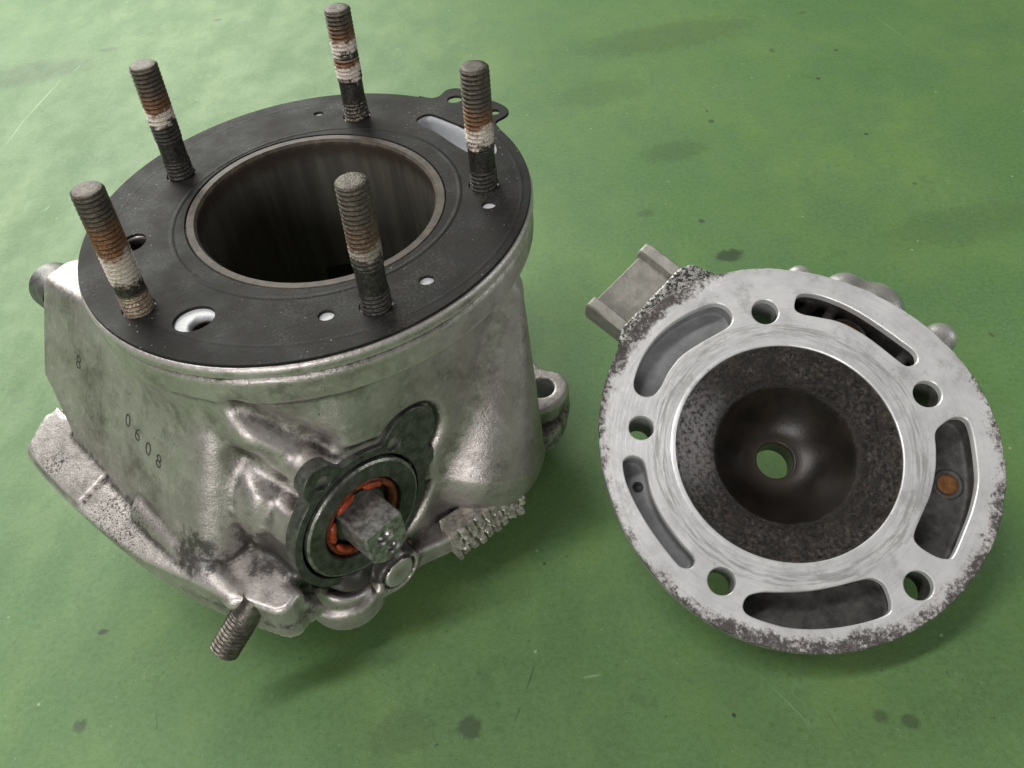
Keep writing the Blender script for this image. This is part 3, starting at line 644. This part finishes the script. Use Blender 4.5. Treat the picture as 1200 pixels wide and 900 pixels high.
flat_link('gasket_sheet', gasket(), M_gasket, gk, angle=40)

# threaded studs
def stud_mesh(Ltot, zones, r=3.85, pitch=1.25, depth=0.42, seg=40, z0=-3.0, tipd=True):
    """zones: list of (za, zb) threaded spans"""
    n = int((Ltot - z0) / (pitch / 8)) + 1; zs = np.linspace(z0, Ltot, n); a = np.arange(seg) * 2 * np.pi / seg
    Zg, Ag = np.meshgrid(zs, a, indexing='ij')
    ph = (Zg / pitch - Ag / (2 * np.pi)) % 1.0; tri = np.abs(ph * 2 - 1); prof = np.clip(tri * 1.3 - 0.15, 0, 1)
    m = np.zeros_like(Zg)
    for za, zb in zones: m = np.maximum(m, np.clip((Zg - za) / 0.8, 0, 1) * np.clip((zb - Zg) / 0.8, 0, 1))
    Rg = (r - 0.10) * (1 - m) + m * (r - depth * prof)
    Rg = np.where(m < 0.02, r - 0.28, Rg)
    if tipd: Rg = np.minimum(Rg, r - 0.62 + np.clip((Ltot - Zg) / 0.75, 0, 1) * 0.8)
    V = np.c_[(Rg * np.cos(Ag)).ravel(), (Rg * np.sin(Ag)).ravel(), Zg.ravel()]
    i = np.arange(n - 1)[:, None]; j = np.arange(seg)[None, :]; j2 = (j + 1) % seg
    Q = np.stack([i * seg + j, i * seg + j2, (i + 1) * seg + j2, (i + 1) * seg + j], -1).reshape(-1, 4)
    F = [tuple(q) for q in Q.tolist()]
    V = np.r_[V, [[0, 0, Ltot - 0.15]]]; c = len(V) - 1; b = (n - 1) * seg
    mid = len(V); V = np.r_[V, np.c_[1.6 * np.cos(a), 1.6 * np.sin(a), np.full(seg, Ltot)]]
    for j in range(seg):
        k = (j + 1) % seg; F.append((b + j, b + k, mid + k, mid + j)); F.append((mid + j, mid + k, c))
    return V, F
SPAR = [(20.0, 2.0, 1.0, 27.0, 0.85, -0.3), (16.0, 1.9, 0.95, 29.0, 0.8, 0.25), (16.8, 2.6, 0.9, 24.0, 0.9, -0.2), (18.0, 1.6, 0.35, 25.0, 0.32, -0.2), (14.5, 4.5, 0.8, 27.0, 0.9, 1.0)]
STL = ['stud behind the left of the bore, white ring below rusty threads', 'rearmost stud with two white crusted bands', 'right stud with dark clean upper threads and orange crust', 'front stud with mostly grey threads and thin rust', 'left front stud thickly crusted with pale rust down to its foot']
for i, (sx, sy, L) in enumerate(STUDS):
    Vs, Fs = stud_mesh(L, [(-3, 6.0), ((12.6, 13.0, 12.2, 13.2, 9.8)[i], L + 1)])
    o = link('stud', Vs, Fs, M_stud, cyl, label=STL[i])
    o.matrix_local = Matrix.Translation(Vector((sx, sy, 0.0)) * MM) @ Matrix.Rotation(i * 1.3, 4, 'Z')
    lean = Vector((1.15 / 35, 0.3 / 35, 1)).normalized().to_track_quat('Z', 'Y').to_matrix().to_4x4()
    o.matrix_local = Matrix.Translation(Vector((sx, sy, 0.0)) * MM) @ lean @ Matrix.Rotation(i * 1.3, 4, 'Z')
    for k_, val in zip(('wc', 'ww', 'ws', 'rh', 'rs', 'crusty'), SPAR[i]): add_attr(o, k_, np.full(len(Vs), val))
    if i == 1:
        zz_ = np.array(Vs)[:, 2]; o.data.attributes['wc'].data.foreach_set('value', np.where(zz_ > 20, 23.5, 16.0).astype(np.float32)); 
    sharpen(o, 60)

# frame for things on the valve axis: local x = -e, local y = up, local z = d
VF = Matrix(((-ev[0], 0, dv[0], 0), (-ev[1], 0, dv[1], 0), (0, 1, 0, 0), (0, 0, 0, 1)))
def vmat(dd, e=39.9, zz=-57.0):
    M_ = VF.copy()
    M_.translation = Vector((dv[0] * dd + ev[0] * e, dv[1] * dd + ev[1] * e, zz)) * MM
    # right handed check
    return M_
def vp(e, zz): return (-(e - 39.9), zz + 57.0)
# housing face: disc with two screw ears
def housing_face():
    n = 260; a = np.arange(n) * 2 * np.pi / n; rr = np.arange(20.0, 42, 0.05)
    Xg = rr[None] * np.cos(a)[:, None]; Yg = rr[None] * np.sin(a)[:, None]; f = np.hypot(Xg, Yg) - 22.4
    for (e, zz, r) in ((47.9, -34.4, 5.4), (19.5, -41.6, 9.0), (17.0, -54.0, 4.0)):
        cx, cy = vp(e, zz); f = smin(f, np.hypot(Xg - cx, Yg - cy) - r, 2.5)
    P = np.array([rr[np.nonzero(f[i] < 0)[0].max()] for i in range(n)])
    P = (np.roll(P, 1) + P + np.roll(P, -1)) / 3
    outer = np.c_[P * np.cos(a), P * np.sin(a)]
    s1 = vp(47.4, -35.0); s2 = vp(24.9, -40.0)
    return plate(outer, [ell(0, 0, 19.7, n=96), ell(s1[0], s1[1], 2.2, n=24), ell(s2[0], s2[1], 2.2, n=24)], -4.0, 0.0, 0.25)
flat_link('valve_housing_face', housing_face(), M_oily, cyl, vmat(50.7), label='oil blackened face with two screw holes', angle=40)
for (e, zz) in ((47.4, -35.0), (24.9, -40.0)):
    v, f = lathe([(2.3, 0), (2.0, -0.5), (0.05, -0.9)], 20); link('screw_hole', v, f, M_shaft, cyl, mw=vmat(48.2, e, zz))
v, f = lathe([(18.7, -3), (18.7, 0.3), (18.2, 0.75), (13.4, 0.75), (12.9, 0.4), (12.6, -0.8), (12.5, -3.2), (6, -3.2)], 96)
cov = flat_link('bearing_cap', (v, f), M_oily, cyl, vmat(50.7), label='dark round cap around the valve shaft', angle=30)
v, f = lathe([(18.78, -0.6), (18.78, 0.32), (18.25, 0.82), (17.9, 0.78)], 96); flat_link('worn_rim', (v, f), M_worn, cov, angle=30)
v, f = lathe([(22.55, -3.0), (22.52, -0.2), (22.3, 0.03), (22.1, 0.02)], 96); v = v[:]; f = f[:]
# torn orange seal: short arcs
v, f = lathe([(12.4, -2.0), (12.3, -0.4), (11.3, 0.0), (10.4, -0.5), (10.0, -2.4)], 80); link('seal_ring', v, f, mat_plain('dull_orange_rubber', (0.17, 0.035, 0.015), 0.38, 0, 0.7, 0.5, 0.4), cyl, mw=vmat(50.7))
def arc_tube(R, r, a0, a1, n=14, m=10, zz=0):
    V, F = [], []
    for i in range(n + 1):
        t = math.radians(a0 + (a1 - a0) * i / n); k = min(1.0, 0.35 + 3.0 * min(i, n - i) / n)
        for j in range(m):
            q = 2 * math.pi * j / m; rr = R + r * k * math.cos(q); V.append((rr * math.cos(t), rr * math.sin(t), zz + r * k * math.sin(q)))
    for i in range(n):
        for j in range(m): F.append((i * m + j, i * m + (j + 1) % m, (i + 1) * m + (j + 1) % m, (i + 1) * m + j))
    F.append(tuple(range(m))[::-1]); F.append(tuple(range(n * m, n * m + m))); return V, F
for a0, a1, R in ((145, 186, 10.2), (92, 130, 10.3), (40, 76, 10.6), (194, 236, 10.1)):
    v, f = arc_tube(R, 1.05, a0, a1, zz=-0.1); link('seal_piece', v, f, M_orange, cyl, mw=vmat(50.7))
# shaft with a flat
def dshape(r, h, n=40):
    a1 = math.asin(h / r); a = np.linspace(math.pi - a1, 2 * math.pi + a1, n); P = np.c_[r * np.cos(a), r * np.sin(a)]; return P
aa_ = np.linspace(math.pi, 2 * math.pi, 24); sh = np.r_[np.c_[6.3 * np.cos(aa_), 6.3 * np.sin(aa_)], [[6.3, 5.0], [6.25, 7.6], [5.6, 8.5]], [[-5.6, 8.5], [-6.25, 7.6], [-6.3, 5.0]]]
hs = [ell(-0.3, 3.9, 2.3, n=24), ell(1.2, -2.4, 1.6, 1.8, n=20)]
shaft = flat_link('valve_shaft', plate(sh, hs, -4.0, 10.4, 0.5), M_shaft, cyl, vmat(50.7, 40.3, -59.5), label='steel valve shaft end with a flat and two holes', angle=30)
for (hx, hy, r) in ((-0.3, 3.9, 2.3), (1.2, -2.4, 1.8)):
    v, f = lathe([(r, 0), (r * 0.8, -1.4), (r * 0.35, -1.0), (0.05, -1.2)], 20)
    v = np.asarray(v) + np.array([hx, hy, 9.4]); link('shaft_hole', v, f, M_worn, shaft)
v, f = lathe([(8.6, -4), (8.6, -1.6), (8.1, -1.0), (0.05, -1.0)], 60); link('shaft_collar', v, f, M_oily, cyl, mw=vmat(50.7))

# round cast pad
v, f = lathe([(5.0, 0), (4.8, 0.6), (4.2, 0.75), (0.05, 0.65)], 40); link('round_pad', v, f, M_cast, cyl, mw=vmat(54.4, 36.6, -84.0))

# chewed lug on the base flange
def chewed():
    rng = np.random.default_rng(11); a = np.array([29.3, -55.2]); b = np.array([50.4, -38.0]); L = np.linalg.norm(b - a); u = (b - a) / L; n = np.array([u[1], -u[0]])
    nu, nv = 96, 44; H = 13.5; nx, nz = 9, 3
    U, W_ = np.meshgrid(np.linspace(0, 1, nu), np.linspace(0, 1, nv), indexing='ij')
    rj = rng.uniform(0.0, 1.0, nz + 2); hh = rng.uniform(0.7, 1.7, (nx + 3, nz + 2)); tl = rng.uniform(-0.9, 0.9, (nx + 3, nz + 2, 2))
    ww = W_ * nz + 0.10 * np.sin(U * 23); jz = np.clip(ww.astype(int), 0, nz - 1); fu = U * nx + rj[jz] + 0.25 * W_ * nz; iu = fu.astype(int); fx = fu - iu; fz = ww - jz
    edge = np.minimum(np.minimum(fx, 1 - fx) * 2.4, np.clip(np.minimum(fz, 1 - fz), 0, 1) * 2.2)
    top = hh[iu, jz] + tl[iu, jz, 0] * (fx - .5) + tl[iu, jz, 1] * (fz - .5)
    hgt = np.clip(edge * 3.2 - 0.5, 0, 1) * top
    for i in range(nu):
        for j in range(nv): hgt[i, j] += 0.35 * mnoise.noise(Vector((U[i, j] * 22, W_[i, j] * 12, 3))) + 0.2 * mnoise.noise(Vector((U[i, j] * 60, W_[i, j] * 30, 5)))
    bd = np.minimum(np.minimum(U, 1 - U) * nu / 2.0, np.minimum(W_, 1 - W_) * nv / 2.0); hgt = np.where(bd < 0.6, -6.0, hgt)
    px = a[0] + u[0] * U * L + n[0] * hgt; py = a[1] + u[1] * U * L + n[1] * hgt; pz = -92.3 + W_ * H
    V = np.c_[px.ravel(), py.ravel(), pz.ravel()]; F = [(i * nv + j, (i + 1) * nv + j, (i + 1) * nv + j + 1, i * nv + j + 1) for i in range(nu - 1) for j in range(nv - 1)]
    return V, F
flat_link('chewed_lug', chewed(), M_bright, cyl, label='broken rough edged lug with bright torn metal', angle=25)

# exhaust stud pointing down and out, and the shaft end cap on the far left
Vs, Fs = stud_mesh(15, [(2.5, 16)], r=4.1, z0=-4)
p0 = dv * 43.5 + ev * 75.8; p1 = dv * 41.8 + ev * 86.0
ax_ = (Vector((p1[0], p1[1], -76.2)) - Vector((p0[0], p0[1], -66.5))).normalized()
o = link('exhaust_stud', Vs, Fs, mat_plain('dark_thread_steel', (0.15, 0.135, 0.115), 0.35, 0.75, 0.5, 0.5, 0.4), cyl, label='short dark threaded stud poking out below the exhaust flange')
o.matrix_local = Matrix.Translation(Vector((p0[0], p0[1], -66.5)) * MM) @ ax_.to_track_quat('Z', 'Y').to_matrix().to_4x4(); sharpen(o, 60)
v, f = lathe([(7.5, -12), (7.5, -1), (6.6, 0.0), (5.6, 0.0), (5.2, -1.4), (0.05, -1.4)], 40)
q = dv * -79 + ev * 55.5
o = flat_link('side_plug', (v, f), mat_plain('dull_plug_metal', (0.16, 0.155, 0.15), 0.42, 0.6, 0.4, 0.3, 0.4), cyl, label='round plug sticking out at the far left side', angle=30)
axp = Vector((-dv[0], -dv[1], -0.1)).normalized()
o.matrix_local = Matrix.Translation(Vector((q[0], q[1], -32.0)) * MM) @ axp.to_track_quat('Z', 'Y').to_matrix().to_4x4()

# ------------------------------------------------------------------ cylinder head, lying dome down with its face up
HR = Matrix(((-0.7047, -0.7090, 0.0259), (0.6345, -0.6462, -0.4241), (0.3174, -0.2824, 0.9053)))
HK = 0.949
HT = (65.8 + HK * 65.45, -212.4 + HK * 180.37, DECK + 143.3 - HK * 220.26)
head = empty('cylinder_head', HT, 'pale aluminium cylinder head lying face up with a soot black combustion dome', 'cylinder head', HR)
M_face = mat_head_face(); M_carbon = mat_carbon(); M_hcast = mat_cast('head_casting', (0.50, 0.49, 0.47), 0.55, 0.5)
M_water = mat_plain('grey_water_jacket', (0.27, 0.275, 0.28), 0.6, 0.25, 0.2, 0.15, 0.3)
SLOTS = dict(
 A=[(46.4, 16.5), (49.3, 13.7), (52.4, 5.3), (53.2, -4.1), (51.6, -13.0), (48.2, -21.2), (45.4, -24.0), (41.6, -24.2), (39.2, -22.2), (38.7, -19.4), (39.7, -15.7), (41.9, -8.6), (43.3, -1.8), (42.9, 4.6), (41.5, 9.9), (41.3, 13.6), (43.2, 16.1)],
 B=[(28.4, -40.2), (29.0, -42.9), (26.7, -45.7), (21.1, -48.4), (13.0, -50.5), (4.1, -51.3), (-4.0, -51.5), (-9.0, -51.4), (-11.3, -49.9), (-11.6, -47.7), (-10.1, -45.7), (-6.4, -45.5), (0.2, -45.7), (6.6, -45.5), (13.9, -44.0), (20.1, -40.7), (24.0, -38.5), (26.7, -38.2)],
 C=[(-29.0, -33.9), (-29.1, -38.2), (-30.5, -41.9), (-33.5, -43.5), (-37.1, -41.2), (-43.0, -34.7), (-47.1, -29.1), (-50.3, -21.6), (-52.3, -14.4), (-54.0, -7.0), (-53.2, -4.6), (-50.4, -3.1), (-46.0, -2.4), (-43.1, -3.1), (-41.7, -5.8), (-40.1, -12.3), (-38.6, -17.9), (-35.6, -24.4), (-32.2, -29.6)],
 D=[(-18.8, 45.4), (-18.1, 42.2), (-20.3, 38.5), (-23.9, 35.2), (-28.0, 31.2), (-31.7, 27.0), (-35.6, 21.6), (-38.6, 17.0), (-40.9, 14.2), (-44.0, 13.3), (-46.9, 14.6), (-49.5, 16.9), (-50.0, 19.6), (-47.2, 24.9), (-42.5, 31.4), (-37.3, 37.0), (-31.4, 41.8), (-25.2, 45.0), (-21.1, 46.4)],
 E=[(33.4, 37.5), (34.6, 35.5), (33.5, 32.8), (30.4, 31.8), (26.9, 33.9), (22.0, 37.7), (15.1, 40.9), (7.0, 42.9), (0.8, 43.8), (-0.9, 45.3), (-0.7, 47.5), (1.7, 48.9), (6.8, 48.2), (14.8, 46.4), (22.3, 43.9), (29.0, 40.8)])
HOLES = [(33.3, -31.2, 4.25), (37.3, 24.4, 3.85), (-9.9, 44.0, 4.1), (-51.7, 7.0, 4.25), (-20.1, -42.4, 4.3)]
HC = (-2.31, -2.74)
def hro(a): return 60.0 + 1.1 * np.cos(a) + 0.2 * np.sin(a) + 1.5 * np.cos(2 * a) + 0.8 * np.cos(3 * a) - 0.3 * np.sin(3 * a)
def face_plate():
    n = 360; a = np.arange(n) * 2 * np.pi / n; r = hro(a)
    jit = np.array([mnoise.noise(Vector((math.cos(t) * 14, math.sin(t) * 14, 3.0))) * 0.28 + mnoise.noise(Vector((math.cos(t) * 40, math.sin(t) * 40, 7.0))) * 0.18 for t in a])
    r = r + jit; outer = np.c_[HC[0] + r * np.cos(a), HC[1] + r * np.sin(a)]
    holes = [spline(s, 5) for s in SLOTS.values()] + [ell(x, y, r, n=36) for x, y, r in HOLES] + [ell(0, 0, 33.9, n=128)]
    return plate(outer, holes, -3.0, 0.0, 0.3)
fp = flat_link('head_face', face_plate(), M_face, head, angle=40, label='bright machined sealing face with five bolt holes and five water slots')

def head_body():
    (X, Y, Z), ax = grid((-72, -82, -46), (74, 66, -1.6), 0.7)
    xx, yy = X - HC[0], Y - HC[1]; R = np.sqrt(xx ** 2 + yy ** 2); A = np.arctan2(yy, xx); R0 = np.sqrt(X ** 2 + Y ** 2)
    RO = hro(A)
    rim = extr(R - RO + 0.25, Z, -8.5, -2.0, 1.2)
    dome = smax(R - (RO - 2.6 + 0.12 * (Z + 8)), -Z - (17.5 + 0.06 * (X - Y)), 3.0); dome = np.maximum(dome, Z + 2.4)
    s = smin(rim, dome, 2.5)
    boss = extr(R0 - 15, Z, -36.6, -14, 2); s = smin(s, boss, 3.0)
    # water outlet and lumps behind the rear rim
    for a, b, ra, rb in (((8, -50, -15), (8.5, -60.5, -14), 13, 10.5), ((-12, -52, -14), (-13, -67.0, -13), 6.5, 5.5), ((33, -46, -11), (33.5, -52.8, -10), 5, 4.5), ((17, -50, -14), (19, -59.0, -13), 9, 8)):
        s = smin(s, capsule(X, Y, Z, a, b, ra, rb), 3.0)
    s = smin(s, extr(poly_sd([(48, 10), (62, 6.5), (64, 2), (64, -26), (62, -30), (48, -34)], X[:, :, 0] + 0 * Y[:, :, 0], Y[:, :, 0] + 0 * X[:, :, 0])[:, :, None], Z, -9, -2.0, 0.8), 1.0)
    # pockets
    g2 = lambda P: poly_sd(P, X[:, :, 0] + 0 * Y[:, :, 0], Y[:, :, 0] + 0 * X[:, :, 0])[:, :, None]
    for k_, dp in (('A', 8.5), ('B', 17.5), ('C', 13), ('D', 10.5), ('E', 9.5)):
        P = spline(SLOTS[k_], 2); s = smax(s, -extr(g2(P) - (0.3 if k_ in 'AE' else 2.3), Z, -dp, 3), 1.5)
    for a_, b_ in (((26, -40, -9), (24, -53, -14)), ((17, -42, -10), (19, -56, -13)), ((-7, -43, -8), (-9, -56, -12))): s = smin(s, capsule(X, Y, Z, a_, b_, 1.7, 2.2), 1.5)
    for x, y, r in HOLES: s = np.maximum(s, -(np.sqrt((X - x) ** 2 + (Y - y) ** 2) - r - 0.15))
    s = np.maximum(s, -(np.sqrt(X ** 2 + Y ** 2) - 34.2 + np.maximum(0, -(Z + 5)) * 1.1))
    s = np.maximum(s, -extr(np.sqrt((X - 0.9) ** 2 + (Y + 1.0) ** 2) - 10.5, Z, -60, -22))
    s = np.maximum(s, -extr(np.sqrt((X - 0.9) ** 2 + (Y + 1.0) ** 2) - 6.2, Z, -60, 3))
    return nets(s, ax)
Vh, Qh = head_body()
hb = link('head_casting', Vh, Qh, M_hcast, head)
hx, hy, hz = Vh.T; hr = np.hypot(hx - HC[0], hy - HC[1])
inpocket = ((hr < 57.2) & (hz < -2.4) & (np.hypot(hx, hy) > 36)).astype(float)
add_attr(hb, 'oil', np.zeros(len(Vh))); add_attr(hb, 'pit', 0.7 * np.clip((hr - 57) / 2, 0, 1) * (hz > -9) * ((hr < hro(np.arctan2(hy - HC[1], hx - HC[0])) + 0.5) | (hx > 40)) * np.where(hx > 40, 1.4, 1.0)); add_attr(hb, 'clean', np.zeros(len(Vh)))
M_jacket_shade = mat_plain('shaded_water_jacket', (0.09, 0.088, 0.083), 0.6, 0.15, 0.5, 0.2, 0.3)  # darker jacket copy: shade of the deep pockets put into the colour
hb.data.materials.append(M_water); hb.data.materials.append(M_jacket_shade)
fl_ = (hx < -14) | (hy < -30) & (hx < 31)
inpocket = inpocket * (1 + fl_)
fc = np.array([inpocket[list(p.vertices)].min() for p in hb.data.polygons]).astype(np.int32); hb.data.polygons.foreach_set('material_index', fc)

# combustion chamber with rough carbon crust
def chamber():
    seg = 360; prof = []
    for r in np.arange(33.95, 21.9, -0.3): 
        zz = -0.5 if r > 33.3 else -1.0 - (33.3 - r) * 0.22
        prof.append((r, zz))
    z0 = prof[-1][1]
    for t in np.linspace(0.04, 1, 46):
        r = 22.0 + (6.1 - 22.0) * t; prof.append((r, z0 - 14.2 * math.sin(min(1, t * 1.02) * math.pi / 2) ** 0.9))
    zb = prof[-1][1]
    prof += [(5.9, zb - 0.5), (5.85, zb - 2), (5.85, zb - 9.5), (8, zb - 10)]
    V, F = lathe(prof, seg); V = np.array(V)
    r = np.hypot(V[:, 0], V[:, 1]); m = np.clip((r - 20.5) / 3, 0, 1) * np.clip((33.6 - r) / 0.8, 0, 1)
    for i in np.nonzero(m > 0)[0]:
        p = Vector(V[i]); nse = mnoise.noise(p * 0.9) * 0.45 + mnoise.noise(p * 1.7) * 0.5 + max(0, mnoise.noise(p * 0.5 + Vector((9, 9, 9))) - 0.1) * 0.7
        V[i, 2] += nse * m[i]
    V[:, 0] += 0.9 * np.clip((21 - r) / 15, 0, 1); V[:, 1] += -1.0 * np.clip((21 - r) / 15, 0, 1)
    return V, F
ch = link('combustion_chamber', *chamber(), M_carbon, head, label='rough black carbon coated squish band and smooth bowl')

# raised lip between the chamber and the face
v, f = lathe([(35.4, -0.4), (35.3, 0.14), (34.9, 0.24), (34.2, 0.24), (33.9, 0.05), (33.8, -1.6)], 160); flat_link('fire_ring', (v, f), M_face, head, angle=30)

# bracket with two ribs on the left edge of the head
M_brk = mat_plain('grey_bracket_casting', (0.36, 0.345, 0.31), 0.5, 0.45, 0.2, 0.3, 0.4)
def bracket():
    parts = []
    def ext(poly, z0, z1, ch=0.5): parts.append(plate(np.array(poly, float), [], z0, z1, ch))
    ext([(58, 1.5), (78.6, -0.3), (78.2, -24.6), (58, -25.5)], -15, -9.2)
    return parts
brk = flat_link('bracket', bracket()[0], M_brk, head, label='grey lug plate with two raised ribs', angle=30)
def rib_mesh(y0, y1):
    # side profile (x, z) extruded in y
    pr = [(57, -14), (57, -4.0), (75.5, -4.2), (78.6, -5.2), (79.4, -8), (79.4, -14.8), (78.5, -15.8)]
    V = [(x, y0, z) for x, z in pr] + [(x, y1, z) for x, z in pr]; n = len(pr)
    F = [tuple(range(n)), tuple(range(n, 2 * n))[::-1]] + [(i, (i + 1) % n, n + (i + 1) % n, n + i) for i in range(n)]
    return V, F
for y0, y1 in ((-1.3, 3.0), (-27.6, -23.4)):
    o = flat_link('bracket_rib', rib_mesh(y0, y1), M_brk, brk, angle=30)
    bv = o.modifiers.new('b', 'BEVEL'); bv.width = 0.0006; bv.segments = 2

# brown plugs seen down in two slots, tiny port in a third
M_rust = mat_plain('rust_brown_plug', (0.20, 0.085, 0.025), 0.6, 0.1, 0.4, 0.3, 0.3)
for (x, y, r, zz) in ((9.5, -46.3, 6.2, -12.0), (-42.8, -28.8, 3.4, -12.75)):
    v, f = lathe([(r + 1.3, -3.5), (r + 1.3, 0.1), (r + 0.9, 0.35), (r + 0.1, 0.35), (r, -0.4)], 32); link('plug_seat', v + np.array([x, y, zz]), f, M_jacket_shade, head)
    v, f = lathe([(r, -0.5), (r * 0.93, -0.1), (r * 0.6, -0.05), (0.05, -0.25)], 32); v = v + np.array([x, y, zz]); link('core_plug', v, f, M_rust, head)
v, f = lathe([(1.7, 0.1), (1.5, 0.25), (1.2, 0.0), (0.05, -0.1)], 24); v = v + np.array([26.8, 37.2, -9.4]); link('bleed_hole', v, f, M_dark, head)

# the head was drawn a little large: bring it to size
for o in [head] + list(head.children_recursive):
    if o.type == 'MESH':
        o.data.transform(Matrix.Scale(HK, 4)); o.location = o.location * HK
